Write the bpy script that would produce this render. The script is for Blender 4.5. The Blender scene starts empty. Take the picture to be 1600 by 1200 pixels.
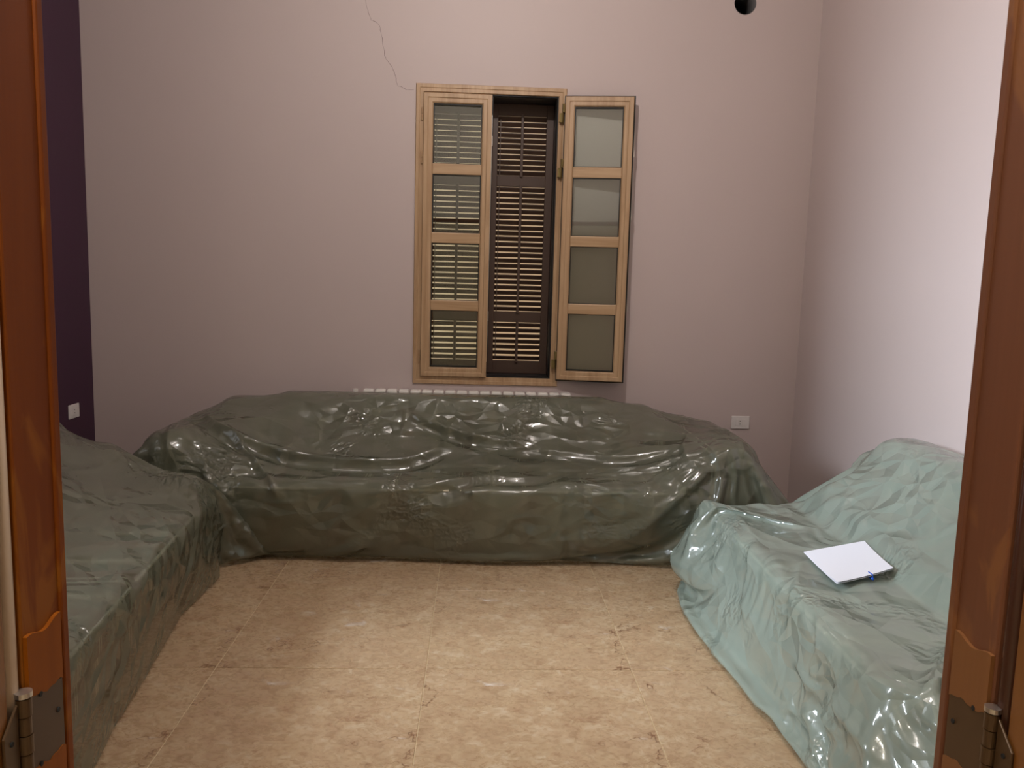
import bpy, bmesh, math, random
import numpy as np
from mathutils import Vector, Matrix
random.seed(7)
S = bpy.context.scene
COL = S.collection
PI = math.pi
R = math.radians

# ------------------------------------------------------------------ camera
yaw, pitch, roll, CH = .0456, .1234, .0278, 1.48
fw = Vector((math.sin(yaw)*math.cos(pitch), math.cos(yaw)*math.cos(pitch), -math.sin(pitch)))
rt = Vector((math.cos(yaw), -math.sin(yaw), 0)); up = rt.cross(fw)
r2 = rt*math.cos(roll)+up*math.sin(roll); u2 = -rt*math.sin(roll)+up*math.cos(roll)
cd = bpy.data.cameras.new('camera'); cam = bpy.data.objects.new('camera', cd); COL.objects.link(cam)
cd.sensor_width = 36; cd.lens = 36*1247/1600; cd.clip_start = .05; cd.clip_end = 60
cam.matrix_world = Matrix(((r2.x, u2.x, -fw.x, 0), (r2.y, u2.y, -fw.y, 0), (r2.z, u2.z, -fw.z, CH), (0, 0, 0, 1)))
S.camera = cam

# ------------------------------------------------------------------ light and exposure
S.view_settings.view_transform = 'Standard'; S.view_settings.look = 'None'
S.view_settings.exposure = 0.0; S.view_settings.gamma = 1; S.view_settings.use_curve_mapping = False
W = bpy.data.worlds.new('daylight'); S.world = W; W.use_nodes = True
W.node_tree.nodes['Background'].inputs[0].default_value = (.93, .96, 1, 1)
W.node_tree.nodes['Background'].inputs[1].default_value = 1.3
def light(name, typ, loc, energy, color, **k):
    d = bpy.data.lights.new(name, typ); d.energy = energy; d.color = color
    for a, b in k.items(): setattr(d, a, b)
    o = bpy.data.objects.new(name, d); o.location = loc; COL.objects.link(o); return o
def aim(o, t): o.rotation_euler = (Vector(t)-o.location).to_track_quat('-Z', 'Y').to_euler()
HALL_LAMP = (-.42, .12, 2.86); ROOM_LAMP = (0, 2.8, 3.68)
light('room_bulb_light', 'POINT', ROOM_LAMP, 88, (1, .935, .885), shadow_soft_size=.05)
light('hall_bulb_light', 'POINT', HALL_LAMP, 75, (1, .93, .82), shadow_soft_size=.06)
lw = light('left_window_daylight', 'AREA', (-5.9, 2.35, 3.15), 600, (.80, .90, 1), shape='RECTANGLE', size=1.3, size_y=1.6)
aim(lw, (-1.0, 3.0, .9))

# ------------------------------------------------------------------ helpers
def link(o, parent=None):
    COL.objects.link(o)
    if parent: o.parent = parent
    return o
def tag(o, label=None, cat=None, group=None, kind=None):
    for k, v in (('label', label), ('category', cat), ('group', group), ('kind', kind)):
        if v: o[k] = v
    return o
def empty(name, loc=(0, 0, 0), rz=0):
    o = bpy.data.objects.new(name, None); o.location = loc; o.rotation_euler = (0, 0, rz)
    o.empty_display_size = .1; return link(o)
def build(name, bm, mat, parent=None, smooth=False):
    me = bpy.data.meshes.new(name); bmesh.ops.recalc_face_normals(bm, faces=bm.faces); bm.to_mesh(me); bm.free()
    for m in (mat if isinstance(mat, (list, tuple)) else [mat]): me.materials.append(m)
    if smooth:
        me.polygons.foreach_set('use_smooth', [True]*len(me.polygons))
    return link(bpy.data.objects.new(name, me), parent)
def bx(bm, x0, x1, y0, y1, z0, z1, bev=0, seg=2, mi=0):
    g = bmesh.ops.create_cube(bm, size=1)['verts']
    bmesh.ops.scale(bm, vec=(x1-x0, y1-y0, z1-z0), verts=g)
    bmesh.ops.translate(bm, vec=((x0+x1)/2, (y0+y1)/2, (z0+z1)/2), verts=g)
    fs = {f for v in g for f in v.link_faces}
    for f in fs: f.material_index = mi
    if bev:
        es = list({e for v in g for e in v.link_edges})
        bmesh.ops.bevel(bm, geom=es, offset=bev, segments=seg, affect='EDGES', profile=.5)
    return bm
def cyl(bm, c, r, h, axis='Z', n=20, r2=None):
    g = bmesh.ops.create_cone(bm, cap_ends=True, segments=n, radius1=r, radius2=r if r2 is None else r2, depth=h)['verts']
    if axis == 'Y': bmesh.ops.rotate(bm, verts=g, matrix=Matrix.Rotation(PI/2, 3, 'X'))
    if axis == 'X': bmesh.ops.rotate(bm, verts=g, matrix=Matrix.Rotation(PI/2, 3, 'Y'))
    bmesh.ops.translate(bm, vec=c, verts=g); return g
def box(name, m, parent, *a, bev=0, seg=2):
    return build(name, bx(bmesh.new(), *a, bev=bev, seg=seg), m, parent)
def ringframe(bm, x0, x1, z0, z1, prof):
    """sweep a closed profile [(inset, y)...] round a rectangle in the XZ plane, mitred corners"""
    rings = []
    for d, y in prof:
        rings.append([bm.verts.new(p) for p in ((x0+d, y, z0+d), (x1-d, y, z0+d), (x1-d, y, z1-d), (x0+d, y, z1-d))])
    n = len(rings)
    for i in range(n):
        a, b = rings[i], rings[(i+1) % n]
        for k in range(4):
            bm.faces.new((a[k], a[(k+1) % 4], b[(k+1) % 4], b[k]))
    return bm
def tube(bm, pts, r, n=8):
    pts = [Vector(p) for p in pts]; rings = []
    for i, p in enumerate(pts):
        t = (pts[min(i+1, len(pts)-1)]-pts[max(i-1, 0)]).normalized()
        a = t.orthogonal().normalized(); b = t.cross(a)
        rings.append([bm.verts.new(p+(a*math.cos(2*PI*k/n)+b*math.sin(2*PI*k/n))*r) for k in range(n)])
    for a, b in zip(rings, rings[1:]):
        for k in range(n): bm.faces.new((a[k], a[(k+1) % n], b[(k+1) % n], b[k]))
    bm.faces.new(rings[0]); bm.faces.new(rings[-1])
    return bm

# ------------------------------------------------------------------ materials
class NT:
    def __init__(s, name):
        s.m = bpy.data.materials.new(name); s.m.use_nodes = True
        s.t = s.m.node_tree; s.b = s.t.nodes['Principled BSDF']; s.o = s.t.nodes['Material Output']
    def n(s, typ, **k):
        x = s.t.nodes.new(typ)
        for a, b in k.items():
            if a.startswith('i_'):
                key = a[2:]; key = int(key) if key.isdigit() else key.replace('_', ' ')
                if isinstance(b, bpy.types.NodeSocket): s.t.links.new(b, x.inputs[key])
                else: x.inputs[key].default_value = b
            else: setattr(x, a, b)
        return x
    def l(s, a, b): s.t.links.new(a, b)
    def set(s, **k):
        for a, b in k.items():
            key = a.replace('_', ' ')
            if isinstance(b, bpy.types.NodeSocket): s.l(b, s.b.inputs[key])
            else: s.b.inputs[key].default_value = b
        return s
    def obj(s, scale=(1, 1, 1), what='Object', rot=(0, 0, 0)):
        c = s.n('ShaderNodeTexCoord'); m = s.n('ShaderNodeMapping'); s.l(c.outputs[what], m.inputs[0])
        m.inputs['Scale'].default_value = scale; m.inputs['Rotation'].default_value = rot; return m.outputs[0]
    def noise(s, vec, scale, detail=4, rough=.55, dist=0):
        x = s.n('ShaderNodeTexNoise'); s.l(vec, x.inputs['Vector'])
        x.inputs['Scale'].default_value = scale; x.inputs['Detail'].default_value = detail
        x.inputs['Roughness'].default_value = rough; x.inputs['Distortion'].default_value = dist; return x.outputs['Fac']
    def ramp(s, f, *stops, interp='LINEAR'):
        x = s.n('ShaderNodeValToRGB'); s.l(f, x.inputs[0]); e = x.color_ramp.elements; x.color_ramp.interpolation = interp
        while len(e) < len(stops): e.new(.5)
        for q, (p, c) in zip(e, stops):
            q.position = p; q.color = (c, c, c, 1) if isinstance(c, (int, float)) else (*c, 1)
        return x.outputs[0]
    def mix(s, f, a, b, mode='MIX'):
        x = s.n('ShaderNodeMix', data_type='RGBA', blend_type=mode)
        for sk, v in ((x.inputs[0], f), (x.inputs[6], a), (x.inputs[7], b)):
            if isinstance(v, bpy.types.NodeSocket): s.l(v, sk)
            elif isinstance(v, (int, float)): sk.default_value = v
            else: sk.default_value = (*v, 1)
        return x.outputs[2]
    def math(s, op, a, b=0., c=None):
        x = s.n('ShaderNodeMath', operation=op)
        for i, v in enumerate((a, b) if c is None else (a, b, c)):
            if isinstance(v, bpy.types.NodeSocket): s.l(v, x.inputs[i])
            else: x.inputs[i].default_value = v
        return x.outputs[0]
    def bump(s, h, strength=.2, dist=.01, normal=None):
        x = s.n('ShaderNodeBump'); s.l(h, x.inputs['Height']); x.inputs['Strength'].default_value = strength
        x.inputs['Distance'].default_value = dist
        if normal is not None: s.l(normal, x.inputs['Normal'])
        return x.outputs[0]
def plain(name, col, rough=.5, metal=0, **k):
    t = NT(name); t.set(Base_Color=(*col, 1), Roughness=rough, Metallic=metal, **k); return t.m
def paint(name, col, rough=.6, var=.04):
    t = NT(name); v = t.obj()
    n = t.noise(v, 1.3, 3)
    c2 = tuple(max(0, x*(1-var*2)) for x in col)
    t.set(Base_Color=t.mix(n, c2, tuple(min(1, x*(1+var)) for x in col)), Roughness=rough)
    t.set(Normal=t.bump(t.noise(v, 90, 3), .06, .002)); return t.m
def wood(name, dark, light_, axis, rough=.42, scale=1., patch=None):
    t = NT(name); sc = [38*scale]*3; sc[axis] = 2.2*scale
    v = t.obj(tuple(sc)); n = t.noise(v, 1, 5, .6, 1.2); n2 = t.noise(t.obj(tuple(x*.35 for x in sc)), 1, 3, .5, .6)
    c = t.mix(t.math('ADD', t.math('MULTIPLY', n, .6), t.math('MULTIPLY', n2, .4)), dark, light_)
    c = t.ramp(t.math('ADD', t.math('MULTIPLY', n, .6), t.math('MULTIPLY', n2, .4)), (.33, dark), (.62, light_))
    if patch:
        p = t.ramp(t.noise(t.obj((9, 9, 4)), 1, 4, .6, .8), (.56, 0.), (.62, 1.))
        c = t.mix(p, c, patch)
    t.set(Base_Color=c, Roughness=rough, Normal=t.bump(n, .12, .002)); return t.m
M = {}
M['pink'] = paint('pink_wall_paint', (.595, .495, .478), .55, .02)
M['purple'] = paint('purple_wall_paint', (.052, .014, .040), .5)
M['cream'] = paint('cream_wall_paint', (.72, .66, .55), .6)
M['white_paint'] = paint('white_ceiling_paint', (.52, .48, .46), .7)
M['oak_v'] = wood('oak_laminate_upright', (.38, .23, .12), (.55, .37, .22), 2, scale=.7)
M['oak_h'] = wood('oak_laminate_level', (.40, .245, .125), (.55, .37, .22), 0, scale=.7)
M['shutter'] = plain('brown_shutter_paint', (.075, .042, .030), .45)
M['rubber'] = plain('black_rubber', (.008, .007, .007), .5)
M['black'] = plain('black_aluminium', (.012, .012, .015), .35)
M['brass'] = plain('aged_brass', (.34, .26, .11), .35, .85)
M['iron'] = plain('painted_hinge_steel', (.085, .045, .018), .38, .3)
M['iron_l'] = plain('varnished_hinge_steel', (.05, .020, .006), .45)
M['patch_l'] = wood('fresh_orange_varnish', (.19, .046, .001), (.26, .070, .003), 2, .5, .35)
M['patch_r'] = wood('fresh_amber_varnish', (.18, .068, .018), (.24, .095, .026), 2, .5, .35)
M['patch_l'].node_tree.nodes['Principled BSDF'].inputs['Specular IOR Level'].default_value = .15
M['steel'] = plain('worn_steel', (.62, .58, .54), .3, .9)
M['white_plastic'] = plain('white_switch_plastic', (.78, .74, .72), .3)
M['white_metal'] = plain('white_radiator_enamel', (.86, .83, .78), .3)
M['dark_hole'] = plain('hole_shade_black', (.01, .01, .01), .8)  # flat black standing in for shade inside holes; screws share it
M['grey_pipe'] = plain('grey_duct_metal', (.16, .15, .15), .45, .4)
M['crack'] = plain('plaster_crack', (.20, .14, .13), .9)
M['varn_l'] = wood('orange_brown_varnish', (.14, .028, .0006), (.20, .048, .002), 2, .55, .35, (.24, .075, .006))
M['varn_l'].node_tree.nodes['Principled BSDF'].inputs['Specular IOR Level'].default_value = .2
M['varn_r'] = wood('red_brown_varnish', (.13, .045, .020), (.18, .066, .030), 2, .36, .35, (.22, .085, .03))
M['varn_door'] = wood('amber_door_varnish', (.15, .055, .012), (.22, .085, .02), 2, .3, .6)
M['edge_l'] = plain('bead_with_reflection', (.50, .38, .28), .16)  # varnished bead; the hall's reflection is painted into its colour
M['edge_r'] = plain('bead_with_gap_shade', (.06, .022, .012), .25)  # shade of the hinge gap painted into this bead's colour
M['paper'] = plain('white_paper', (.80, .82, .90), .6)
M['blue'] = plain('blue_pen_plastic', (.01, .10, .62), .25)
def glass():
    t = NT('tinted_window_glass'); g = t.n('ShaderNodeBsdfGlossy', i_Roughness=.01); g.inputs[0].default_value = (1, 1, 1, 1)
    tr = t.n('ShaderNodeBsdfTransparent'); tr.inputs[0].default_value = (.90, .94, .92, 1)
    fr = t.n('ShaderNodeFresnel', i_IOR=1.6); mx = t.n('ShaderNodeMixShader')
    t.l(t.math('ADD', fr.outputs[0], .03), mx.inputs[0]); t.l(tr.outputs[0], mx.inputs[1]); t.l(g.outputs[0], mx.inputs[2])
    t.l(mx.outputs[0], t.o.inputs[0]); return t.m
M['glass'] = glass()
def tile_mat():
    t = NT('beige_marble_tile'); oi = t.n('ShaderNodeObjectInfo'); c = t.n('ShaderNodeTexCoord')
    off = t.n('ShaderNodeVectorMath', operation='SCALE'); cx = t.n('ShaderNodeCombineXYZ')
    st = t.math('FLOOR', t.math('MULTIPLY', oi.outputs['Random'], 3.99))
    t.l(st, cx.inputs[0]); t.l(st, cx.inputs[2]); t.l(cx.outputs[0], off.inputs[0]); off.inputs['Scale'].default_value = 7.3
    ad = t.n('ShaderNodeVectorMath', operation='ADD'); t.l(c.outputs['Object'], ad.inputs[0]); t.l(off.outputs[0], ad.inputs[1])
    v = ad.outputs[0]
    mp = t.n('ShaderNodeMapping'); t.l(v, mp.inputs[0]); mp.inputs['Rotation'].default_value = (0, 0, .45); mp.inputs['Scale'].default_value = (1, 1.35, 1)
    v2 = mp.outputs[0]
    big = t.noise(v2, 3.2, 4, .6, .8); fine = t.noise(v2, 26, 6, .72, 1.4); mid = t.noise(v2, 9, 5, .65, 1.0)
    col = t.ramp(t.math('ADD', t.math('MULTIPLY', mid, .45), t.math('MULTIPLY', fine, .55)),
                 (.34, (.29, .17, .09)), (.43, (.42, .28, .165)), (.54, (.50, .36, .215)), (.64, (.64, .52, .37)))
    col = t.mix(t.ramp(big, (.35, 0.), (.7, .35)), col, (.50, .345, .22))
    # broken brown veins
    def vein(scale, dist, w, lo, amt, colr, col):
        vn = t.noise(v2, scale, 5, .58, dist); ridge = t.math('ABSOLUTE', t.math('SUBTRACT', vn, .5))
        a = t.ramp(ridge, (.0, 1.), (w, 0.)); m = t.ramp(t.noise(v2, scale*.9+1.3, 2), (lo, 0.), (lo+.07, amt))
        return t.mix(t.math('MULTIPLY', a, m), col, colr)
    col = vein(2.4, .35, .007, .50, .95, (.17, .075, .035), col)
    col = vein(6.0, .5, .010, .52, .6, (.27, .13, .07), col)
    # white cloudy patches
    wn = t.ramp(t.noise(v2, 3.6, 6, .7, 1.5), (.63, 0.), (.74, .7))
    col = t.mix(wn, col, (.82, .76, .70))
    t.set(Base_Color=col, Roughness=t.ramp(fine, (.3, .22), (.7, .34)), Specular_IOR_Level=.4)
    return t.m
M['tile'] = tile_mat()
M['grout'] = paint('cream_grout', (.74, .62, .42), .8)
def fabric():
    t = NT('striped_sofa_fabric'); c = t.n('ShaderNodeTexCoord'); sp = t.n('ShaderNodeSeparateXYZ'); t.l(c.outputs['Object'], sp.inputs[0])
    x = sp.outputs[0]
    def stripe(period, a, b, off=0.):
        f = t.math('FRACT', t.math('ADD', t.math('DIVIDE', x, period), off+20))
        return t.math('MULTIPLY', t.math('GREATER_THAN', f, a), t.math('LESS_THAN', f, b))
    col = t.mix(stripe(.34, 0, .28), (.20, .20, .15), (.20, .12, .09))
    col = t.mix(stripe(.34, .5, .68), col, (.30, .27, .19))
    s = t.math('ADD', stripe(.17, .10, .135), stripe(.17, .19, .225))
    s = t.math('ADD', s, stripe(.34, .62, .635))
    col = t.mix(t.math('MINIMUM', s, 1.), col, (.66, .63, .50))
    t.set(Base_Color=col, Roughness=.85, Normal=t.bump(t.noise(c.outputs['Object'], 400, 2), .3, .001)); return t.m
M['fabric'] = fabric()
M['welt'] = plain('cream_piping', (.78, .74, .60), .7)
def film(name, c0, c1, opac):
    t = NT(name); uv = t.obj(what='UV')
    big = t.noise(uv, 1.7, 3, .5)
    warp = t.n('ShaderNodeTexNoise'); t.l(uv, warp.inputs['Vector']); warp.inputs['Scale'].default_value = 3.; warp.inputs['Detail'].default_value = 1
    wv = t.n('ShaderNodeVectorMath', operation='MULTIPLY_ADD'); t.l(warp.outputs['Color'], wv.inputs[0]); wv.inputs[1].default_value = (.16, .16, 0); t.l(uv, wv.inputs[2])
    def facets(scale, rot, sy=1.):
        m = t.n('ShaderNodeMapping'); t.l(wv.outputs[0], m.inputs[0]); m.inputs['Rotation'].default_value = (0, 0, rot); m.inputs['Scale'].default_value = (1, sy, 1)
        v = t.n('ShaderNodeTexVoronoi', feature='DISTANCE_TO_EDGE', voronoi_dimensions='2D'); t.l(m.outputs[0], v.inputs['Vector']); v.inputs['Scale'].default_value = scale
        return t.math('MULTIPLY', v.outputs['Distance'], -1/scale)
    p1 = t.ramp(t.noise(uv, 2.1, 2), (.46, .15), (.60, 1.)); p2 = t.ramp(t.noise(uv, 3.3, 2, .5), (.57, .0), (.66, .8))
    h = t.math('MULTIPLY', facets(2.6, .3, 1.7), .10)
    h = t.math('ADD', h, t.math('MULTIPLY', t.math('MULTIPLY', facets(8, 1.1, 1.5), .20), p1))
    h = t.math('ADD', h, t.math('MULTIPLY', t.math('MULTIPLY', t.math('ADD', facets(21, .7, 1.4), facets(37, 2.)), .28), p2))
    nb = t.bump(h, 1., 1.)
    col = t.mix(big, c0, c1)
    t.set(Base_Color=col, Roughness=.32, Specular_IOR_Level=.6, Normal=nb, Coat_Weight=1., Coat_IOR=1.9, Coat_Roughness=.06, Coat_Normal=nb)
    tl = t.n('ShaderNodeBsdfTranslucent'); t.l(col, tl.inputs[0])
    m1 = t.n('ShaderNodeMixShader', i_0=.12); t.l(t.b.outputs[0], m1.inputs[1]); t.l(tl.outputs[0], m1.inputs[2])
    tr = t.n('ShaderNodeBsdfTransparent'); tr.inputs[0].default_value = (.88, .91, .86, 1)
    m2 = t.n('ShaderNodeMixShader'); m2.inputs[0].default_value = opac
    t.l(tr.outputs[0], m2.inputs[1]); t.l(m1.outputs[0], m2.inputs[2]); t.l(m2.outputs[0], t.o.inputs[0]); return t.m
M['film'] = film('grey_green_plastic_film', (.155, .163, .112), (.215, .225, .165), .66)
M['film_lit'] = film('lit_plastic_film', (.33, .40, .345), (.43, .505, .44), .74)  # same plastic, with the daylight on the right sheet put into its colour

# ------------------------------------------------------------------ drape solver (position based, numpy only)
def vnoise(nu,nv,cu,cv,seed):
    """smooth value noise on a grid"""
    r=np.random.RandomState(seed); g=r.rand(cu+4,cv+4)*2-1
    u=np.linspace(0,cu,nu);v=np.linspace(0,cv,nv)
    iu=u.astype(int);iv=v.astype(int);fu=u-iu;fv=v-iv
    fu=fu*fu*(3-2*fu);fv=fv*fv*(3-2*fv)
    a=g[iu][:,iv];b=g[iu+1][:,iv];c=g[iu][:,iv+1];d=g[iu+1][:,iv+1]
    return (a*(1-fu)[:,None]+b*fu[:,None])*(1-fv)[None]+(c*(1-fu)[:,None]+d*fu[:,None])*fv[None]
def solve_dist(P,w,A,B,rest,k):
    a=P[A];b=P[B];d=b-a;l=np.sqrt((d*d).sum(-1))+1e-9
    wa=w[A];wb=w[B];s=(l-rest)/l*k/(wa+wb+1e-9)
    c=d*s[...,None]
    P[A]=a+c*wa[...,None];P[B]=b-c*wb[...,None]
def colors(axis_off):
    out=[]
    di,dj=axis_off
    for par in (0,1):
        if di: out.append((di,dj,par))
    return out
def push(P,Q,boxes,th,mu):
    """P positions, Q previous positions"""
    for (x0,x1,y0,y1,z0,z1,r) in boxes:
        c=np.array([(x0+x1)/2,(y0+y1)/2,(z0+z1)/2]);h=np.array([(x1-x0)/2,(y1-y0)/2,(z1-z0)/2])-r
        p=P-c;q=np.abs(p)-h
        qm=np.maximum(q,0);ln=np.sqrt((qm*qm).sum(-1));mx=q.max(-1)
        sd=ln+np.minimum(mx,0)-r
        m=sd<th
        if not m.any():continue
        pm=p[m];qq=q[m];qmm=qm[m];l=ln[m]
        n=np.where(l[:,None]>1e-6,qmm/(l[:,None]+1e-9),(qq==qq.max(-1)[:,None])*1.0)*np.sign(pm)
        n/=np.sqrt((n*n).sum(-1))[:,None]+1e-9
        P[m]+=n*(th-sd[m])[:,None]
        d=P[m]-Q[m];dn=(d*n).sum(-1)[:,None]*n
        P[m]-=(d-dn)*mu
    m=P[...,2]<th
    P[m,2]=th
    d=P[m]-Q[m];d[:,2]=0
    P[m]-=d*mu*1.3
def drape(nu,nv,h,P0,boxes,pin_idx,pin_tgt,steps=160,iters=12,drag=70,mu=.25,seed=1,infl=.02,th=.02,bend=.12,wall=None):
    P=P0.copy();w=np.ones((nu,nv));
    pi=(pin_idx[:,0],pin_idx[:,1]);w[pi]=0;st=P[pi].copy()
    nz=vnoise(nu,nv,max(4,int(nu*h/.22)),max(4,int(nv*h/.22)),seed)
    f=1+infl*nz
    Q=P.copy();dt=1/60.
    def cs(di,dj,k,comp=False):
        L=h*np.hypot(di,dj)
        out=[]
        for par in range(2):
            if di: ia=np.arange(0,nu-di);ia=ia[(ia//di)%2==par];ja=np.arange(0,nv-dj) if dj>=0 else np.arange(-dj,nv)
            else: ia=np.arange(nu);ja=np.arange(0,nv-dj);ja=ja[(ja//dj)%2==par]
            A=np.ix_(ia,ja);B=np.ix_(ia+di,ja+dj)
            out.append((A,B,L*.5*(f[A]+f[B]),k))
        return out
    C=cs(1,0,1)+cs(0,1,1)+cs(1,1,.6)+cs(1,-1,.6)
    Bd=cs(2,0,bend)+cs(0,2,bend)
    for s in range(steps):
        g=1.1*dt*dt
        V=(P-Q)*.97
        sp=np.sqrt((V*V).sum(-1))[...,None];V*=np.minimum(1,.06/(sp+1e-9))
        Q=P.copy();P=P+V*w[...,None];P[...,2]-=g*w
        t=min(1,(s+1)/drag);t=t*t*(3-2*t)
        P[pi]=st*(1-t)+pin_tgt*t
        for it in range(iters):
            for c in C: solve_dist(P,w,*c)
            if it%3==0:
                for c in Bd: solve_dist(P,w,*c)
            if it%4==3:
                keep=P[pi].copy();push(P,Q,boxes,th,mu if it==iters-1 else 0.05)
                if wall is not None: wall(P)
                P[pi]=keep
    return P
def upsample(P):
    def up(A):
        n=A.shape[0];o=np.zeros((2*n-1,)+A.shape[1:])
        o[::2]=A;m=(A[:-1]+A[1:])/2
        if n>3: m[1:-1]=(9*(A[1:-2]+A[2:-1])-A[:-3]-A[3:])/16
        o[1::2]=m;return o
    return np.swapaxes(up(np.swapaxes(up(P),0,1)),0,1)
def sofa_boxes(L,dep=.82,arm=.58,back=.80,seat=.43,aw=.26,bk=None):
    """collision boxes of one sofa; bk = list of (x0,x1,height) pieces of the back"""
    o=[(-L,L,.05,dep,.20,seat,.05),(-L+.02,L-.02,.13,dep,0,.3,.03)]
    for a,b,z in (bk or [(-L+.02,L-.02,back)]): o.append((a,b,dep-.24,dep,0,z,.09))
    if arm: o+=[(-L,-L+aw,.07,dep,0,arm,.1),(L-aw,L,.07,dep,0,arm,.1)]
    return o
def make_sheet(L,h,over,W,hem,boxes,seed=1,infl=.02,dep=.82,bz=.5,mu=.25,wall=None,free=0.0,flare=(.45,.45),zs=(.02,.02),ybias=0.,sched=((110,14,60,.35),(45,12,1,.2),(22,10,1,.06)),wrap=False):
    """hem(x)->(x,y,z) target of the front hem in local coords; W sheet width front to back"""
    H0=h*2
    nu=int(round((2*L+2*over)/H0))+1;nv=int(round(W/H0))+1;W=(nv-1)*H0
    u=np.linspace(-(nu-1)*H0/2,(nu-1)*H0/2,nu);v=np.linspace(0,(nv-1)*H0,nv)
    P=np.zeros((nu,nv,3));yb=dep+.05
    P[...,0]=u[:,None];P[...,1]=yb-(W-v)[None]*.99;P[...,2]=1.0
    P[...,2]+=.02*vnoise(nu,nv,12,8,seed+5)
    def pins(nu,nv,h):
        u=np.linspace(-(nu-1)*h/2,(nu-1)*h/2,nu);v=np.linspace(0,(nv-1)*h,nv);idx=[];tg=[]
        for i,x in enumerate(u):
            if abs(x)<=L+free+.001: idx.append((i,0));tg.append(hem(x))
            elif wrap:
                e=abs(x)-L-free;a=hem(np.sign(x)*(L+free));idx.append((i,0));tg.append((np.sign(x)*(L+free+min(e,.10)),a[1]+.45*e,.02+.25*max(0,.12-abs(e-.15))))
            if abs(x)<=L+.15: idx.append((i,nv-1));tg.append((x,yb,bz))
        for s,i in ((-1,0),(1,nu-1)):
            k=0 if s<0 else 1
            if flare[k] is None: continue
            for j in range(nv):
                y=v[j]-(W-1.2)+ybias
                if .2<=y<=dep: idx.append((i,j));tg.append((s*(L+flare[k]),y,zs[k]))
        return np.array(idx),np.array(tg)
    hh=H0
    for k,(steps,iters,drag,bend) in enumerate(sched):
        if k: P=upsample(P);hh/=2
        idx,tg=pins(P.shape[0],P.shape[1],hh)
        P=drape(P.shape[0],P.shape[1],hh,P,boxes,idx,tg,steps,iters,drag=drag,seed=seed,infl=infl,mu=mu,wall=wall,bend=bend)
    return P

def folds(P,lines,rand=(60,.004,.35),seed=0,h=.01):
    """raise sharp creases along curves given in sheet coordinates (metres), plus random small ones"""
    nu,nv=P.shape[:2];U,V=np.meshgrid(np.arange(nu)*h,np.arange(nv)*h,indexing='ij')
    gu=np.gradient(P,axis=0);gv=np.gradient(P,axis=1);N=np.cross(gu,gv);N/=np.sqrt((N*N).sum(-1))[...,None]+1e-9
    N*=np.sign(N[nu//2,nv//2,2]) or 1
    r=np.random.RandomState(seed);D=np.zeros((nu,nv))
    def add(pts,amp,wd,valley,wv):
        pts=np.array(pts,float)
        if len(pts)>2:
            from_=np.linspace(0,len(pts)-1,(len(pts)-1)*5+1);i=np.minimum(from_.astype(int),len(pts)-2);f=from_-i
            p0=pts[np.maximum(i-1,0)];p1=pts[i];p2=pts[i+1];p3=pts[np.minimum(i+2,len(pts)-1)];f=f[:,None]
            pts=.5*(2*p1+(p2-p0)*f+(2*p0-5*p1+4*p2-p3)*f*f+(3*p1-p0-3*p2+p3)*f**3)
        lo=pts.min(0)-.25;hi=pts.max(0)+.25
        a0,a1=max(0,int(lo[0]/h)),min(nu,int(hi[0]/h)+1);b0,b1=max(0,int(lo[1]/h)),min(nv,int(hi[1]/h)+1)
        if a1<=a0 or b1<=b0:return
        X=U[a0:a1,b0:b1];Y=V[a0:a1,b0:b1];best=np.full(X.shape,9.);sg=np.zeros(X.shape);tt=np.zeros(X.shape)
        sl=np.hypot(*(np.diff(pts,axis=0).T));cum=np.concatenate([[0],np.cumsum(sl)]);T=cum[-1]+1e-9
        for k in range(len(pts)-1):
            a=pts[k];d=pts[k+1]-a;L2=d@d+1e-12
            t=np.clip(((X-a[0])*d[0]+(Y-a[1])*d[1])/L2,0,1)
            ex=X-a[0]-t*d[0];ey=Y-a[1]-t*d[1];q=np.hypot(ex,ey);m=q<best
            best[m]=q[m];sg[m]=np.sign(d[0]*ey-d[1]*ex)[m];tt[m]=((cum[k]+t*sl[k])/T)[m]
        env=np.minimum(1,4*np.minimum(tt,1-tt)+.05)
        s=best*sg
        D[a0:a1,b0:b1]+=env*(amp*np.exp(-best/wd)-valley*np.exp(-((s+wv)/wv)**2))
    for pts,amp,wd,valley,wv in lines: add(pts,amp,wd,valley,wv)
    n,a,ln=rand
    for k in range(n):
        c=np.array([r.rand()*nu*h,r.rand()*nv*h]);an=r.rand()*6.28 if r.rand()<.5 else r.randn()*.35;l=ln*(.3+r.rand())
        pts=[c];st=r.randint(2,5)
        for q in range(st):
            an+=r.randn()*.45;c=c+np.array([np.cos(an),np.sin(an)])*l/st;pts.append(c)
        sgn=1 if r.rand()<.7 else -1
        add(pts,sgn*a*(.4+r.rand()),.010+.022*r.rand(),0,.02)
    return P+N*D[...,None]
SH = .04
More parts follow.
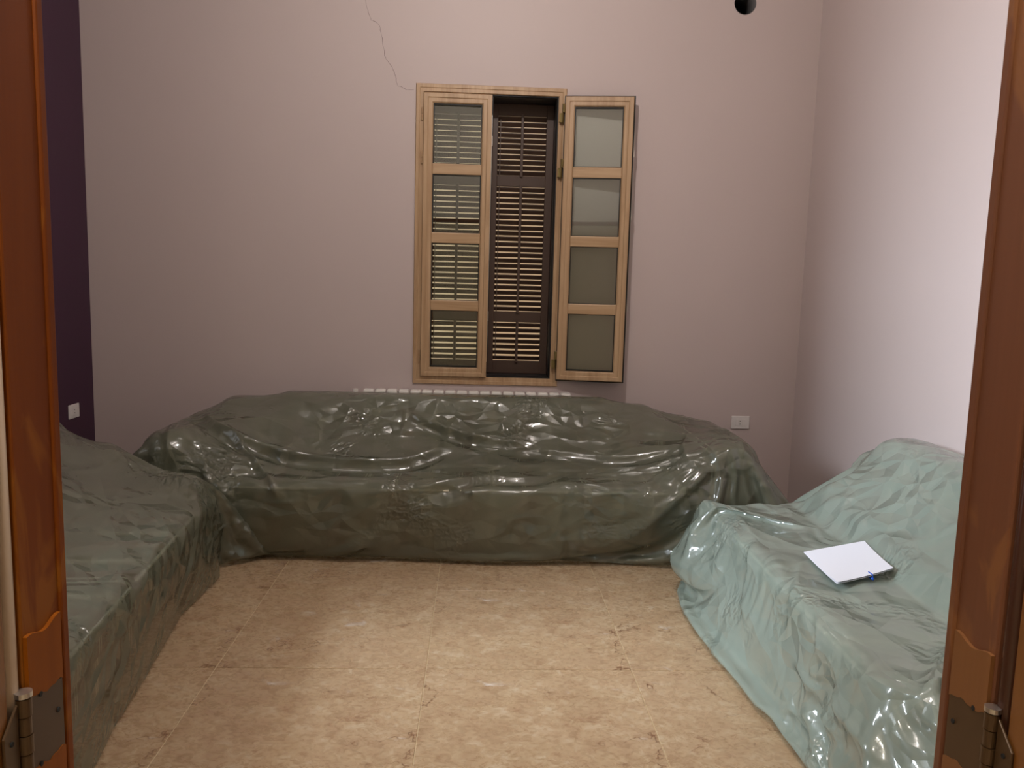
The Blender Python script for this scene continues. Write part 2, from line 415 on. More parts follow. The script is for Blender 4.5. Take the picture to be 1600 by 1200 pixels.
# ------------------------------------------------------------------ room shell
XL, XR, YB, YF, ZC = -2.41, 2.09, 5.1, 1.0, 4.0
JL, JR, DH, YH = -.52, .646, 2.17, .88
def struct(o): o['kind'] = 'structure'; return o
fl = struct(box('floor', M['grout'], None, -3.4, 2.4, -3.2, YB, -.05, -.0025))
tm = None; T = .8; gx, gy = -.1677, 3.7332
for i in range(-5, 4):
    for j in range(-9, 2):
        x0, x1 = gx+i*T+.0016, gx+(i+1)*T-.0016; y0, y1 = gy+j*T+.0016, gy+(j+1)*T-.0016
        if x1 < XL or x0 > XR or y1 < .2 or y0 > YB: continue
        full = x0 >= XL and x1 <= XR and y1 <= YB
        if full:
            if tm is None:
                bm = bx(bmesh.new(), -T/2+.0016, T/2-.0016, -T/2+.0016, T/2-.0016, -.012, 0, .0012, 1)
                tm = build('floor_tile', bm, M['tile']); o = tm; o.parent = fl
            else: o = link(tm.copy(), fl)
            o.location = (gx+(i+.5)*T, gy+(j+.5)*T, 0)
        else:
            cx, cy = gx+(i+.5)*T, gy+(j+.5)*T
            o = box('floor_tile', M['tile'], fl, max(x0, XL)-cx, min(x1, XR)-cx, y0-cy, min(y1, YB)-cy, -.012, 0, bev=.0012, seg=1)
            o.location = (cx, cy, 0)
struct(box('ceiling', M['white_paint'], None, XL-.12, XR+.12, YF-.12, YB+.28, ZC, ZC+.1))
LY0, LY1, LZ0, LZ1 = 2.25, 3.12, 1.0, 3.0
bm = bmesh.new(); bx(bm, XL-.25, XL, YF-.12, LY0, 0, ZC); bx(bm, XL-.25, XL, LY1, YB+.2, 0, ZC); bx(bm, XL-.25, XL, LY0, LY1, 0, LZ0); bx(bm, XL-.25, XL, LY0, LY1, LZ1, ZC)
struct(build('wall_left', bm, M['purple']))
struct(box('wall_right', M['pink'], None, XR, XR+.12, YF-.12, YB+.2, 0, ZC))
def boolean_cut(o, cutters):
    for c in cutters:
        md = o.modifiers.new('cut', 'BOOLEAN'); md.operation = 'DIFFERENCE'; md.object = c; md.solver = 'EXACT'
    dg = bpy.context.evaluated_depsgraph_get(); dg.update()
    me = bpy.data.meshes.new_from_object(o.evaluated_get(dg)); o.modifiers.clear(); o.data = me
    for c in cutters: bpy.data.objects.remove(c)
WX0, WX1, WZ0, WZ1 = -.405, .523, .838, 2.690       # casing outer edges
ox0, ox1, oz0, oz1 = WX0+.03, WX1-.03, WZ0+.03, WZ1-.03
wb = struct(box('wall_back', M['pink'], None, XL-.12, XR+.12, YB, YB+.28, 0, ZC))
bm = bmesh.new(); cyl(bm, (1.605, YB+.05, 3.24), .069, .5, 'Y', 40)
boolean_cut(wb, [box('c', M['pink'], None, ox0, ox1, YB-.1, YB+.5, oz0, oz1), build('c', bm, M['pink'])])
wb.data.materials.clear(); wb.data.materials.append(M['pink'])
# duct sleeve inside the round hole
bm = bmesh.new(); n = 40
rr = [[bm.verts.new((1.605+r*math.cos(2*PI*k/n), y, 3.24+r*math.sin(2*PI*k/n))) for k in range(n)] for r, y in ((.069, YB+.001), (.066, YB+.001), (.066, YB+.27), (.069, YB+.27))]
for a, b in zip(rr, rr[1:]+rr[:1]):
    for k in range(n): bm.faces.new((a[k], a[(k+1) % n], b[(k+1) % n], b[k]))
build('duct_sleeve', bm, M['grey_pipe'], wb, True)
bm = bmesh.new(); cyl(bm, (1.605, YB+.262, 3.24), .066, .012, 'Y', 40); build('duct_dark_end', bm, M['dark_hole'], wb)  # black disc added as the shade deep in the hole
# hairline plaster crack running from the window casing up to the ceiling
cp = [(568, -40), (573, 8), (577, 24), (580, 31), (589, 35), (593, 40), (596, 55), (599, 72), (601, 88), (605, 95), (613, 104), (617, 115), (620, 130), (622, 134), (628, 136), (634, 140), (647, 140)]
def wallpt(px, py):
    d = fw+r2*((px-800)/1247)-u2*((py-600)/1247); k = YB/d.y; return Vector((d.x*k, YB, CH+d.z*k))
cp = [wallpt(*p) for p in cp]; bm = bmesh.new(); prev = None; pts = []
for a, b in zip(cp, cp[1:]):
    for k in range(4):
        q = a.lerp(b, k/4); pts.append(q+Vector((random.uniform(-.003, .003), 0, random.uniform(-.002, .002))))
pts.append(cp[-1])
for i, p in enumerate(pts):
    t = (pts[min(i+1, len(pts)-1)]-pts[max(i-1, 0)]).normalized(); nn = Vector((-t.z, 0, t.x))*(.0006+.0009*random.random())
    cur = [bm.verts.new(p+nn-Vector((0, .0006, 0))), bm.verts.new(p-nn-Vector((0, .0006, 0))), bm.verts.new(p-nn+Vector((0, .001, 0))), bm.verts.new(p+nn+Vector((0, .001, 0)))]
    if prev:
        for k in range(4): bm.faces.new((prev[k], prev[(k+1) % 4], cur[(k+1) % 4], cur[k]))
    else: bm.faces.new(cur)
    prev = cur
bm.faces.new(prev); build('plaster_crack', bm, M['crack'], wb)
# front wall with the doorway, and the hall the camera stands in
bm = bmesh.new()
bx(bm, -3.4, JL-.04, YH, YF, 0, ZC); bx(bm, JR+.04, 2.4, YH, YF, 0, ZC); bx(bm, JL-.04, JR+.04, YH, YF, DH+.04, ZC)
struct(build('wall_front', bm, M['cream']))
struct(box('wall_hall_left', M['cream'], None, -3.4, -3.28, -3.2, YH, 0, 3.2))
struct(box('wall_hall_right', M['cream'], None, 2.28, 2.4, -3.2, YH, 0, 3.2))
struct(box('wall_hall_back', M['cream'], None, -3.4, 2.4, -3.32, -3.2, 0, 3.2))
struct(box('ceiling_hall', M['white_paint'], None, -3.4, 2.4, -3.32, YH, 3.2, 3.3))
w2 = bpy.data.objects.new('window_2', None); link(w2); struct(w2)
build('frame', ringframe(bmesh.new(), LY0-.03, LY1+.03, LZ0-.03, LZ1+.03, [(0, 0), (0, -.014), (.045, -.014), (.045, .05), (.03, .05), (.03, 0)]), M['oak_v'], w2)
w2.rotation_euler = (0, 0, PI/2); w2.location = (XL, 0, 0)

# ------------------------------------------------------------------ door frame and leaves (hall side, swung fully open)
def jamb(n, side, mat):
    X = JL if side < 0 else JR; s = side
    bm = bmesh.new(); xs = sorted((X, X+s*.04)); bx(bm, xs[0], xs[1], .905, YF, 0, DH, .003)
    xs = sorted((X-s*.004, X+s*.036)); bx(bm, xs[0], xs[1], YF-.012, YF+.004, 0, DH, .003)
    j = struct(build('trim_%d' % n, bm, mat))
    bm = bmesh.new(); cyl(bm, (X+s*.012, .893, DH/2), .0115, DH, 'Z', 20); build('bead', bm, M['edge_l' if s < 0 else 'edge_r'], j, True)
    xs = sorted((X+s*.002, X+s*.10)); box('architrave', mat, j, xs[0]+(.018 if s > 0 else 0), xs[1]-(.018 if s < 0 else 0), YH-.006, YH+.018, 0, DH+.06, bev=.004)
    xs = sorted((X+s*.04, X+s*.11)); box('room_architrave', mat, j, xs[0], xs[1], YF, YF+.014, 0, DH+.06, bev=.004)
    return j
def hinge(parent, side, zt, zb):
    X = JL if side < 0 else JR; s = side; h = zt-zb
    bm = bmesh.new(); xs = sorted((X-s*.0045, X-s*.001)); bx(bm, xs[0], xs[1], .903, .982, zb, zt-.006, .001, 1)
    for q in bm.verts:
        if q.co.y > .95: q.co.z -= .014
    p = build('hinge_plate', bm, M['iron_l' if s < 0 else 'iron'], parent)
    for z0, z1, up_ in ((zt-.012, zt+.062, True), (zb-.10, zb+.012, False)):      # brushed varnish lapping over the plate
        bm = bmesh.new(); n = 12; rows = []
        for i in range(n+1):
            yy = .907+(.982-.907)*i/n; wv = .0022*math.sin(i*.75+(2 if s > 0 else 0))+.0012*math.sin(i*1.9)-.010*i/n
            rows.append((yy, z0+(wv if up_ else .0), z1+(.004*math.sin(i*.6+1) if up_ else wv)))
        X0, X1 = X-s*.0052, X-s*.0002
        g = [[bm.verts.new((x, yy, z)) for x, z in ((X0, a), (X0, c), (X1, c), (X1, a))] for yy, a, c in rows]
        for q0, q1 in zip(g, g[1:]):
            for k in range(4): bm.faces.new((q0[k], q0[(k+1) % 4], q1[(k+1) % 4], q1[k]))
        bm.faces.new(g[0]); bm.faces.new(g[-1])
        build('varnish_lap', bm, M['patch_l' if s < 0 else 'patch_r'], parent)
    bm = bmesh.new()
    for yy, zz in ((.925, zb+.1*h), (.968, zb+.5*h), (.93, zb+.86*h)): cyl(bm, (X-s*.0045, yy, zz), .0032, .003, 'X', 12)
    build('screw', bm, M['dark_hole'], p)
    bm = bmesh.new(); k = 5
    for i in range(k): cyl(bm, (X-s*.006, .893, zb+(i+.5)*h/k), .0075 if i % 2 else .0085, h/k*.94, 'Z', 20)
    build('hinge_knuckle', bm, M['iron'], parent, False)
    bm = bmesh.new(); cyl(bm, (X-s*.006, .893, zt+.004), .0095, .006, 'Z', 20); build('hinge_pin', bm, M['steel'], parent, False)
    bm = bmesh.new(); bx(bm, xs[0], xs[1], .855, .884, zb, zt-.03, .001, 1)
    v = [q for q in bm.verts if q.co.z > zt-.04 and q.co.y > .87]
    for q in v: q.co.z += .026
    p2 = build('hinge_plate', bm, M['iron'], parent)
    bm = bmesh.new()
    for zz in (zb+.28*h, zb+.62*h): cyl(bm, (X-s*.0045, .868, zz), .003, .003, 'X', 12)
    build('screw', bm, M['dark_hole'], p2)
j1 = jamb(1, -1, M['varn_l']); j2 = jamb(2, 1, M['varn_r'])
hinge(j1, -1, .992, .878); hinge(j2, 1, .978, .868)
struct(box('trim_3', M['varn_r'], None, JL-.04, JR+.04, .905, YF, DH, DH+.04, bev=.003))
def door(n, side):
    X = JL if side < 0 else JR; s = side; w = .575
    xs = sorted((X, X+s*w)); d = struct(box('door_%d' % n, M['varn_door'], None, xs[0], xs[1], .832, .872, .01, DH-.01, bev=.002))
    for z0, z1 in ((.14, .86), (1.0, 2.03)):
        bm = bmesh.new(); ringframe(bm, xs[0]+.1, xs[1]-.1, z0, z1, [(0, .833), (0, .824), (.02, .821), (.03, .833)]); build('panel_moulding', bm, M['varn_door'], d)
        box('raised_panel', M['varn_door'], d, xs[0]+.15, xs[1]-.15, .826, .834, z0+.05, z1-.05, bev=.003)
    xh = X+s*(w-.045); bm = bmesh.new(); bx(bm, xh-.018, xh+.018, .826, .833, .93, 1.13, .002)
    hd = build('handle_plate', bm, M['brass'], d)
    build('handle', tube(bmesh.new(), [(xh, .83, 1.05), (xh, .795, 1.05), (xh-s*.02, .785, 1.05), (xh-s*.11, .785, 1.05)], .008), M['brass'], d, True)
    return d
door(1, -1); door(2, 1)

# ------------------------------------------------------------------ window with its sashes and shutters
w1 = bpy.data.objects.new('window_1', None); link(w1); struct(w1)
y = YB
bm = ringframe(bmesh.new(), WX0, WX1, WZ0, WZ1, [(0, y+.001), (0, y-.010), (.004, y-.014), (.022, y-.014), (.026, y-.010), (.046, y-.010), (.049, y-.006), (.049, y+.045), (.030, y+.045), (.03, y+.001)])
build('frame', bm, [M['oak_v']], w1)
bm = ringframe(bmesh.new(), WX0+.047, WX1-.047, WZ0+.047, WZ1-.047, [(0, y+.002), (0, y+.05), (.014, y+.05), (.014, y+.012), (.008, y+.002)])
build('rubber_seal', bm, M['rubber'], w1)
# reveal of the opening outside the frame, dark brown
bm = ringframe(bmesh.new(), WX0+.035, WX1-.035, WZ0+.035, WZ1-.035, [(0, y+.045), (0, y+.27), (.02, y+.27), (.02, y+.045)])
build('reveal_lining', bm, M['black'], w1)
def sash(name, x0, x1, z0, z1, yf, th, flip=False):
    """sash in local coords: face at y=yf looking to -y"""
    b = yf+th
    bm = ringframe(bmesh.new(), x0, x1, z0, z1, [(0, b), (0, yf+.004), (.004, yf), (.026, yf), (.031, yf+.005), (.052, yf+.005), (.060, yf+.012), (.062, b)])
    return build(name, bm, M['oak_v'])
SZ0, SZ1 = .888, 2.634
panes_z = []
ih = (SZ1-SZ0-2*.064-3*.062)/4
for k in range(4):
    a = SZ0+.064+k*(ih+.062); panes_z.append((a, a+ih))
def fill_sash(sh, x0, x1, yf, th):
    for k in range(3):
        z = panes_z[k][1]
        bm = bmesh.new(); bx(bm, x0+.058, x1-.058, yf+.004, yf+th-.002, z-.002, z+.064, .005, 2); build('glazing_bar', bm, M['oak_h'], sh)
    for a, b in panes_z:
        bm = ringframe(bmesh.new(), x0+.061, x1-.061, a, b, [(0, yf+.008), (0, yf+th-.004), (.005, yf+th-.004), (.005, yf+.008)]); build('glazing_seal', bm, M['rubber'], sh)
        box('pane', M['glass'], sh, x0+.064, x1-.064, yf+th*.5, yf+th*.5+.004, a+.003, b-.003)
# closed left sash
sx0, sx1 = -.357, .063
s1 = sash('sash', sx0, sx1, SZ0, SZ1, y-.030, .055); s1.parent = w1; fill_sash(s1, sx0, sx1, y-.030, .055)
box('rubber_edge', M['rubber'], s1, sx1-.001, sx1+.006, y+.003, y+.03, SZ0+.03, SZ1-.004)
for z in (2.51, 2.25, 1.02):
    bm = bmesh.new(); cyl(bm, (sx0-.008, y-.018, z+.018), .0055, .036, 'Z', 12); cyl(bm, (sx0-.008, y-.018, z-.022), .0055, .036, 'Z', 12)
    build('hinge', bm, M['oak_v'], s1)
for z in (2.36, 1.28):      # latch pieces on the free edge
    bm = bx(bmesh.new(), sx1, sx1+.007, y-.022, y-.008, z-.03, z+.03, .001, 1); build('latch', bm, M['steel'], s1)
box('lock_strip', M['steel'], s1, sx1, sx1+.003, y-.020, y-.010, SZ0+.1, SZ1-.12)
# open right sash: local x 0..w from the hinge, then turned 10 degrees off the wall
w = .417; s2 = sash('sash', 0, w, SZ0, SZ1, -.022, .040); s2.parent = w1
fill_sash(s2, 0, w, -.022, .040)
bm = ringframe(bmesh.new(), -.006, w+.010, SZ0-.010, SZ1+.010, [(0, .012), (0, .030), (.05, .030), (.05, .012)]); build('rubber_flange', bm, M['rubber'], s2)
box('lock_strip', M['steel'], s2, w+.008, w+.0115, .016, .024, SZ0+.2, SZ1-.2)
for z in (2.30, 1.92, 1.35): box('latch', M['steel'], s2, w+.010, w+.016, .010, .024, z-.02, z+.02, bev=.001)
s2.location = (WX1-.010, y-.040, 0); s2.rotation_euler = (0, 0, -R(8.5))
for z in (2.53, 2.20, 1.005):
    bm = bmesh.new(); cyl(bm, (WX1-.028, y-.030, z-.020), .0125, .056, 'Z', 8); bx(bm, WX1-.044, WX1-.022, y-.036, y-.010, z-.046, z+.004, .001, 1)
    o = build('hinge_barrel', bm, M['brass'], w1)
    bm = bmesh.new(); cyl(bm, (WX1-.016, y-.036, z+.036), .0125, .050, 'Z', 8); bx(bm, WX1-.020, WX1+.006, y-.044, y-.030, z+.012, z+.060, .001, 1)
    build('hinge_barrel', bm, M['brass'], w1)
# louvred shutters at the outer face
YS = YB+.225
def shutter(x0, x1):
    z0, z1 = WZ0+.055, WZ1-.055; st = .048
    bm = bmesh.new(); bx(bm, x0, x0+st, YS-.018, YS+.018, z0, z1, .003, 1); bx(bm, x1-st, x1, YS-.018, YS+.018, z0, z1, .003, 1)
    hz = [(z0, z0+.085), (1.235, 1.305), (2.115, 2.185), (z1-.075, z1)]
    for a, b in hz: bx(bm, x0+st-.002, x1-st+.002, YS-.016, YS+.016, a, b, .003, 1)
    sh = build('shutter', bm, M['shutter'], w1); master = None
    xm = (x0+x1)/2
    for (a0, a), (b, b0) in zip(hz, hz[1:]):
        n = round((b-a)/.0348); pt = (b-a)/n
        for k in range(n):
            z = a+(k+.5)*pt
            if master is None:
                bm = bx(bmesh.new(), x0+st, x1-st, -.0035, .0035, -.0165, .0165, .002, 1)
                bmesh.ops.rotate(bm, verts=bm.verts, matrix=Matrix.Rotation(R(40), 3, 'X'))
                master = build('slat', bm, M['shutter'], sh); o = master
            else: o = link(master.copy(), sh)
            o.location = (0, YS, z)
        box('tilt_rod', M['shutter'], sh, xm-.009, xm+.009, YS-.030, YS-.016, a-.01, b+.01, bev=.002, seg=1)
    bm = bmesh.new()
    for xx in (x0+st+.012, ): bx(bm, xx, xx+.006, YS-.020, YS-.012, z0+.1, z1-.1)
    build('slat_link', bm, M['shutter'], sh)
    return sh
shutter(WX0+.055, .0555); shutter(.0605, WX1-.055)
# yard wall and paving outside
struct(box('wall_outside', paint('sand_render', (.80, .63, .40), .8), None, -5, 5, YB+2.2, YB+2.35, -.2, 3.4))
struct(box('ground_outside', paint('sand_paving', (.66, .55, .40), .8), None, -9, 5, -3, YB+2.2, -.2, -.1))

# ------------------------------------------------------------------ radiator under the window
rad = empty('radiator', (-.06, 5.045, .12)); tag(rad, 'white sectional radiator under the window behind the back sofa', 'radiator')
bm = bmesh.new(); hh = .684
bx(bm, -.033, .033, -.035, .035, 0, hh, .012, 3); bx(bm, -.012, .012, -.042, .042, .03, hh-.03, .006, 2)
mast = build('radiator_section', bm, M['white_metal'], rad)
for k in range(18):
    o = mast if k == 0 else link(mast.copy(), rad); o.location = (-.615+k*.0735, 0, 0)
bm = bmesh.new()
for z in (.05, hh-.06): cyl(bm, (0, 0, z), .018, 1.28, 'X', 14)
build('header_pipe', bm, M['white_metal'], rad)
bm = bmesh.new(); cyl(bm, (-.70, 0, hh-.02), .016, .035, 'Z', 14); cyl(bm, (-.66, 0, hh-.06), .012, .06, 'X', 14); cyl(bm, (-.70, 0, (hh-.04)/2-.06), .009, hh+.08, 'Z', 10)
build('valve', bm, M['white_metal'], rad)

# ------------------------------------------------------------------ socket plates
def socket(loc, rz, label):
    r = empty('wall_socket', loc, rz); tag(r, label, 'socket', 'white wall sockets')
    build('plate', bx(bmesh.new(), -.060, .060, -.009, 0, -.042, .042, .003, 2), M['white_plastic'], r)
    for k in (-1, 0, 1): build('module', bx(bmesh.new(), k*.0225-.0107, k*.0225+.0107, -.0115, -.006, -.0225, .0225, .001, 1), M['white_plastic'], r)
    bm = bmesh.new()
    for z in (-.0095, .0095): cyl(bm, (-.004, -.0118, z), .0032, .001, 'Y', 12)
    build('pin_hole', bm, M['dark_hole'], r)
socket((1.738, YB, .627), 0, 'white two-pin socket plate on the pink back wall right of the covered sofa')
socket((XL, 4.838, .657), PI/2, 'white two-pin socket plate on the purple left wall')

# ------------------------------------------------------------------ lamps (the light sources themselves)
def lamp(name, loc, zc, label):
    r = empty(name, (loc[0], loc[1], zc)); tag(r, label, 'lamp', 'pendant lamps'); d = zc-loc[2]
    bm = bmesh.new(); cyl(bm, (0, 0, -.012), .05, .024, 'Z', 24); build('ceiling_rose', bm, M['white_plastic'], r)
    build('cord', tube(bmesh.new(), [(0, 0, -.02), (0, 0, -d+.12)], .003), M['white_plastic'], r)
    bm = bmesh.new(); cyl(bm, (0, 0, -d+.095), .018, .05, 'Z', 18); build('lamp_holder', bm, M['white_plastic'], r)
lamp('pendant_lamp', ROOM_LAMP, ZC, 'bare bulb pendant hanging from the middle of the room ceiling')
lamp('pendant_lamp', HALL_LAMP, 3.2, 'bare bulb pendant hanging in the hall before the doorway')

# ------------------------------------------------------------------ sofas
def cushion(bm, x0, x1, y0, y1, z0, z1, r=.05): bx(bm, x0, x1, y0, y1, z0, z1, r, 4)
def make_sofa(L, n, label, dep=.82, arm=.58, back=.79, seat=.43, aw=.26):
    r = empty('sofa'); tag(r, label, 'sofa', 'sofas under plastic'); e = .012; aw = aw if arm else .0
    F = M['fabric']; sm = lambda name, *a, rr=.05: build(name, (lambda b: (cushion(b, *a, r=rr), b)[1])(bmesh.new()), F, r, True)
    sm('base', -L+.03, L-.03, .145, dep-e, .05, .27, rr=.03)
    iw = (2*L-2*max(aw, e))/n
    for k in range(n):
        x0 = -L+max(aw, e)+k*iw
        c = sm('seat_cushion', x0+.004, x0+iw-.004, .055+e, dep-.24, .265, seat-e, rr=.045)
        bm = bmesh.new(); tube(bm, [(x0+.03, .064, seat-.03), (x0+iw-.03, .064, seat-.03)], .006); build('piping', bm, M['welt'], c, True)
        sm('back_cushion', x0+.004, x0+iw-.004, dep-.23, dep-.09, seat-.02, (back if 0 < k < n-1 else back-.06)-e, rr=.07)
    sm('backrest', -L+.14, L-.14, dep-.12, dep-e, .1, back-.09, rr=.05)
    for s in (-1, 1):
        if arm: xs = sorted((s*(L-aw+.004), s*(L-e))); sm('armrest', xs[0], xs[1], .085, dep-e, .05, arm-e, rr=.09)
        for yy in (.2, dep-.1):
            bm = bmesh.new(); cyl(bm, (s*(L-.1), yy, .027), .022, .054, 'Z', 14, .028); build('leg', bm, M['shutter'], r)
    return r
def sheet(name, P, label, loc, rz, mat='film'):
    P = P.copy(); wallclip(loc, rz)(P); P[..., 2] = np.maximum(P[..., 2], .004); nu, nv = P.shape[:2]
    V = P.reshape(-1, 3); i = np.arange(nu*nv).reshape(nu, nv)
    Fq = np.stack([i[:-1, :-1], i[1:, :-1], i[1:, 1:], i[:-1, 1:]], -1).reshape(-1, 4)
    me = bpy.data.meshes.new(name); me.from_pydata(V.tolist(), [], Fq.tolist())
    uvl = me.uv_layers.new(name='UVMap'); uu, vv = np.meshgrid(np.arange(nu)*.01, np.arange(nv)*.01, indexing='ij')
    uv = np.stack([uu.ravel(), vv.ravel()], -1)[Fq.ravel()]+rz*3.1+label.__len__()
    uvl.data.foreach_set('uv', uv.astype(np.float32).ravel())
    me.polygons.foreach_set('use_smooth', [True]*len(me.polygons)); me.materials.append(M[mat])
    o = link(bpy.data.objects.new(name, me)); o.location = loc; o.rotation_euler = (0, 0, rz)
    tag(o, label, 'plastic sheet', 'plastic sheets over the sofas')
    return o
def place(r, loc, rz): r.location = loc; r.rotation_euler = (0, 0, rz)
def to_local(loc, rz):
    c, s = math.cos(rz), math.sin(rz)
    return lambda x, y, z: ((x-loc[0])*c+(y-loc[1])*s, -(x-loc[0])*s+(y-loc[1])*c, z)
def hemline(pts, f):
    """world hem points -> function of local x"""
    q = sorted(f(*p) for p in pts); xs = [a[0] for a in q]; ys = [a[1] for a in q]; zs = [a[2] for a in q]
    return lambda x: (float(np.interp(x, xs, xs)) if xs[0] <= x <= xs[-1] else x, float(np.interp(x, xs, ys)), float(np.interp(x, xs, zs)))
def wallclip(loc, rz):
    c, s = math.cos(rz), math.sin(rz)
    def f(P):
        X = loc[0]+P[..., 0]*c-P[..., 1]*s; Y = loc[1]+P[..., 0]*s+P[..., 1]*c
        dX = np.clip(X, XL+.012, XR-.008)-X; dY = np.minimum(Y, YB-.008)-Y
        P[..., 0] += dX*c+dY*s; P[..., 1] += -dX*s+dY*c
    return f
def to_world(P, loc, rz):
    c, s = math.cos(rz), math.sin(rz)
    return np.stack([loc[0]+P[..., 0]*c-P[..., 1]*s, loc[1]+P[..., 0]*s+P[..., 1]*c, P[..., 2]], -1)
def crease(P, loc, rz, lines, **k):
    """refine the sheet to 1 cm and press fold lines into it; the lines were traced in the photograph and are looked up on the sheet"""
    P = upsample(P); Wd = to_world(P, loc, rz)-np.array([0, 0, CH]); f = Wd @ np.array(fw)
    px = 800+1247*(Wd @ np.array(r2))/f; py = 600-1247*(Wd @ np.array(u2))/f; out = []
    for pts, *a in lines:
        q = []
        for x, y in pts:
            d = np.hypot(px-x, py-y)+f*6; i, j = np.unravel_index(d.argmin(), d.shape)
            q.append((i*.01, j*.01))
        out.append([q]+a)
    return folds(P, out, **k)
# back sofa
BL, BR = (-.10, 4.03, 0), 0.
bk = [(-1.5, 1.45, .69), (-1.42, 1.2, .755), (-1.1, .95, .79)]
place(make_sofa(1.62, 4, 'long striped sofa under the window beneath dark green-grey plastic', arm=.66, back=.74, dep=.90), BL, BR)
P = make_sheet(1.62, SH, .73, 1.68, hemline([(-1.75, 4.20, .012), (-1.333, 4.20, .012), (-.47, 4.17, .012), (.21, 4.123, .012), (.46, 4.15, .012), (1.12, 4.07, .012), (1.5, 4.07, .012)], to_local(BL, BR)),
               sofa_boxes(1.62, dep=.90, arm=.66, bk=bk), seed=3, infl=.03, dep=.90, wall=wallclip(BL, BR), flare=(.36, .48))
P = crease(P, BL, BR, [
    ([(312, 645), (352, 668), (430, 700), (500, 714), (580, 720), (640, 716), (690, 700), (740, 700)], .034, .022, .045, .05),
    ([(352, 667), (388, 700), (415, 742), (436, 782)], .024, .015, .012, .03),
    ([(636, 642), (665, 656), (710, 672), (770, 688), (840, 692)], .026, .02, .032, .045),
    ([(640, 765), (700, 752), (760, 746), (820, 748), (880, 738)], .026, .02, .03, .05),
    ([(740, 700), (820, 703), (900, 708), (980, 714), (1050, 700), (1090, 688)], .016, .03, .02, .04),
    ([(560, 775), (640, 765), (720, 758), (760, 790)], .010, .02, .004, .03),
    ([(900, 780), (980, 765), (1030, 750), (1062, 735)], .012, .02, .006, .03),
    ([(1078, 674), (1066, 700), (1080, 725)], .012, .015, .006, .02),
    ([(1105, 672), (1140, 668), (1158, 690), (1160, 740)], .012, .015, .006, .02),
    ([(1110, 700), (1128, 745), (1120, 800)], .016, .03, .01, .04),
    ([(1140, 700), (1150, 750), (1140, 790)], .016, .02, .01, .03),
    ([(275, 660), (262, 700), (258, 740)], .012, .02, .01, .03),
    ([(300, 665), (320, 720), (335, 780)], .010, .02, .008, .03),
    ([(870, 878), (880, 850), (868, 830)], .014, .02, .008, .03),
    ([(780, 850), (800, 815), (840, 805)], .008, .02, .006, .03),
    ([(560, 665), (600, 660), (632, 640), (625, 690)], .006, .01, .004, .02),
    ], rand=(110, .006, .34), seed=11)
sheet('plastic_sheet', P, 'dark green-grey plastic sheet draped over the long sofa under the window', BL, BR)
# left sofa (faces right)
LL, LR = (-1.12, 2.75, 0), R(90+5.5)
place(make_sofa(1.18, 2, 'striped sofa along the purple left wall under dull grey-green plastic', arm=.48, back=.80, dep=.95), LL, LR)
P = make_sheet(1.18, SH, .60, 1.68, hemline([(-1.33, 4.1, .012), (-1.24, 3.85, .012), (-1.262, 3.39, .012), (-1.19, 2.85, .012), (-1.154, 2.5, .012), (-1.118, 2.3, .012), (-1.08, 1.5, .012)], to_local(LL, LR)),
               sofa_boxes(1.18, dep=.95, arm=.52, bk=[(-1.1, 1.17, .80), (-.9, 1.0, .86)])+[(.92, 1.16, .42, .95, 0, .67, .1)], seed=5, infl=.015, dep=.95, wall=wallclip(LL, LR), flare=(.3, .22))
P = crease(P, LL, LR, [
    ([(265, 835), (240, 860), (228, 900), (210, 930), (195, 985)], .010, .02, .006, .03),
    ([(310, 745), (312, 800), (300, 880), (270, 960)], .008, .02, .006, .03),
    ([(165, 945), (190, 955), (215, 962)], .010, .012, .004, .02),
    ([(110, 735), (150, 735), (185, 712), (200, 722)], .010, .012, .004, .02),
    ([(245, 795), (262, 838), (225, 836)], .008, .015, .006, .02),
    ([(110, 975), (145, 985), (190, 990), (150, 1010)], .008, .015, .004, .02),
    ([(240, 870), (245, 930), (230, 990)], .006, .015, .004, .03),
    ([(200, 1000), (190, 1050), (160, 1110)], .006, .015, .004, .03),
    ], rand=(60, .004, .30), seed=21)
sheet('plastic_sheet', P, 'dull grey-green plastic sheet over the left sofa beside the purple wall', LL, LR)
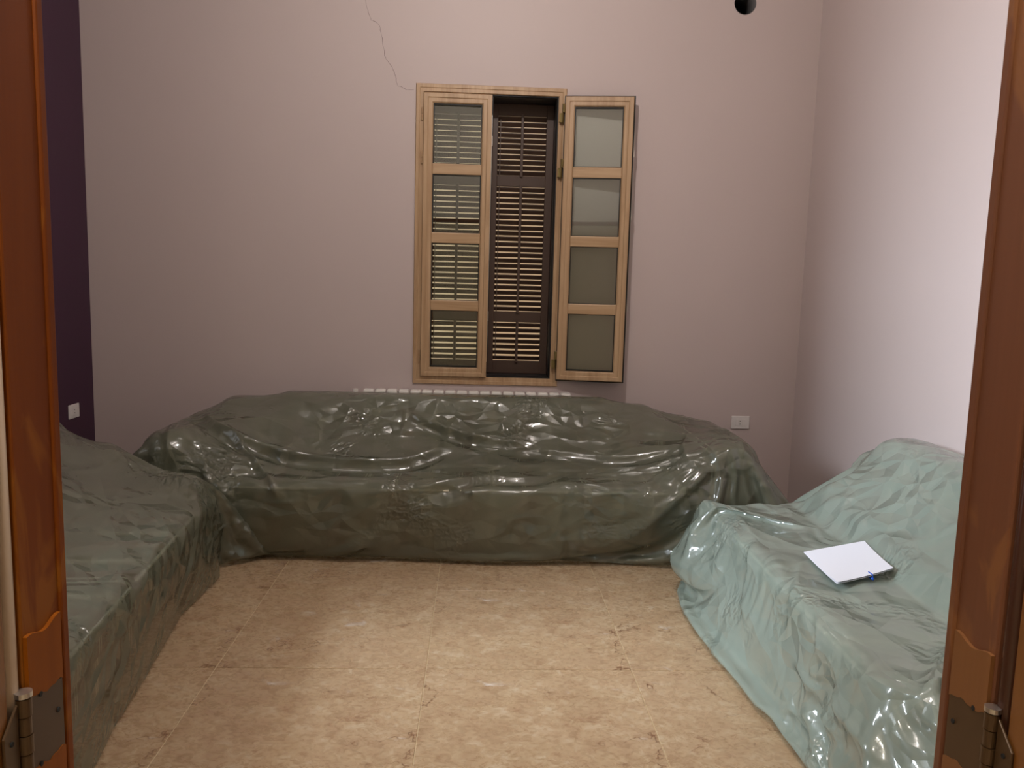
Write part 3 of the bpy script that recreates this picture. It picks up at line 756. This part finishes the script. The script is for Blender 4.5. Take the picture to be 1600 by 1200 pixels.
# right sofa (faces left)
RL, RR = (1.085, 2.85, 0), R(-90-1.5)
place(make_sofa(.92, 2, 'striped sofa along the right wall under grey-green plastic tinted as lit', arm=0, back=.79, dep=.95), RL, RR)
P = make_sheet(.92, SH, .53, 1.92, hemline([(1.13, 4.06, .06), (1.08, 3.6, .012), (1.08, 3.3, .012), (1.127, 2.87, .012), (1.228, 2.3, .012), (1.25, 1.6, .012)], to_local(RL, RR)),
               sofa_boxes(.92, dep=.95, arm=0, bk=[(-.86, .9, .74), (-.7, .8, .83)]), seed=8, infl=.03, dep=.95, wall=wallclip(RL, RR), flare=(.08, .2), free=.02, wrap=True)
P[..., 2] = np.where(np.abs(P[..., 0]) < .9, np.minimum(P[..., 2], .468+2.4*np.maximum(0, P[..., 1]-.42)**1.2), P[..., 2])
P = crease(P, RL, RR, [
    ([(1185, 840), (1170, 880), (1160, 940), (1170, 990)], .014, .025, .010, .05),
    ([(1255, 870), (1240, 920), (1232, 990), (1225, 1005)], .010, .015, .008, .03),
    ([(1285, 945), (1278, 1000), (1270, 1050), (1312, 1055)], .012, .015, .008, .03),
    ([(1312, 1055), (1305, 1090), (1315, 1125), (1350, 1165), (1380, 1195)], .020, .02, .016, .04),
    ([(1240, 1035), (1265, 1070), (1290, 1130), (1330, 1160)], .016, .02, .012, .04),
    ([(1110, 790), (1150, 800), (1180, 838), (1215, 850)], .008, .02, .004, .03),
    ([(1260, 780), (1300, 800), (1350, 825), (1400, 825), (1490, 835)], .006, .02, .004, .03),
    ([(1270, 825), (1290, 845), (1320, 840)], .008, .012, .006, .02),
    ([(1430, 1075), (1450, 1130), (1466, 1190)], .012, .015, .008, .03),
    ([(1130, 980), (1170, 1040), (1240, 1110), (1300, 1160)], .008, .02, .010, .04),
    ], rand=(75, .005, .30), seed=31)
ps3 = sheet('plastic_sheet', P, 'lit-tinted plastic sheet over the right sofa with a paper on it', RL, RR, 'film_lit')

# ------------------------------------------------------------------ paper and pen on the right sofa
c0, s0 = math.cos(RR), math.sin(RR)
WP = np.stack([RL[0]+P[..., 0]*c0-P[..., 1]*s0, RL[1]+P[..., 0]*s0+P[..., 1]*c0, P[..., 2]], -1).reshape(-1, 3)
def top(x, y, r=.03):
    d = np.hypot(WP[:, 0]-x, WP[:, 1]-y); return float(WP[(d < r) & (WP[:, 2] > .3), 2].mean())
cs = [(1.31, 3.0), (1.54, 2.98), (1.51, 2.70), (1.28, 2.64)]
zz = [top(*p) for p in cs]+[top(1.41, 2.83)]
A, Bp, Cp, Dp = [Vector((x, y, 0)) for x, y in cs]
pz = [z+.012 for z in zz[:4]]
def ppt(u, v):
    p = A.lerp(Bp, u).lerp(Dp.lerp(Cp, u), v)
    z = (pz[0]*(1-u)+pz[1]*u)*(1-v)+(pz[3]*(1-u)+pz[2]*u)*v
    z = z+.010*math.sin(PI*u)*(v*v)*-.4+.012*v*v
    return Vector((p.x, p.y, z))
pap = empty('paper_booklet', ppt(.5, .5)); tag(pap, 'white folded paper booklet lying on the right sofa plastic', 'paper')
o0 = ppt(.5, .5)
for k, (dz, sh) in enumerate(((0, 0), (.0016, .002))):
    bm = bmesh.new(); n = 10; g = [[None]*(n+1) for _ in range(n+1)]; gl = [[None]*(n+1) for _ in range(n+1)]
    for i in range(n+1):
        for j in range(n+1):
            q = ppt(i/n, j/n)-o0+Vector((sh, 0, dz+(.004*(j/n)**3 if k else 0))); g[i][j] = bm.verts.new(q); gl[i][j] = bm.verts.new(q-Vector((0, 0, .0010)))
    for i in range(n):
        for j in range(n):
            bm.faces.new((g[i][j], g[i+1][j], g[i+1][j+1], g[i][j+1])); bm.faces.new((gl[i][j], gl[i][j+1], gl[i+1][j+1], gl[i+1][j]))
    for i in range(n):
        for a, b in (((i, 0), (i+1, 0)), ((i, n), (i+1, n)), ((0, i), (0, i+1)), ((n, i), (n, i+1))):
            bm.faces.new((g[a[0]][a[1]], g[b[0]][b[1]], gl[b[0]][b[1]], gl[a[0]][a[1]]))
    build('page', bm, M['paper'], pap, False)
e = ppt(.62, 1.0)
pen = empty('pen', e); tag(pen, 'blue pen tip poking out at the near edge of the white paper', 'pen')
d = (ppt(.62, 1)-ppt(.62, .6)).normalized()
pen.location = e
bm = bmesh.new(); tube(bm, [d*-.07+Vector((0, 0, -.012)), d*.000+Vector((0, 0, -.010)), d*.012+Vector((0, 0, -.008))], .0045, 10); build('barrel', bm, M['blue'], pen, True)
bm = bmesh.new(); tube(bm, [d*.010+Vector((0, 0, -.006)), d*.006+Vector((0, 0, .005)), d*-.022+Vector((-.004, 0, .006))], .0022, 8); build('clip', bm, M['blue'], pen, True)
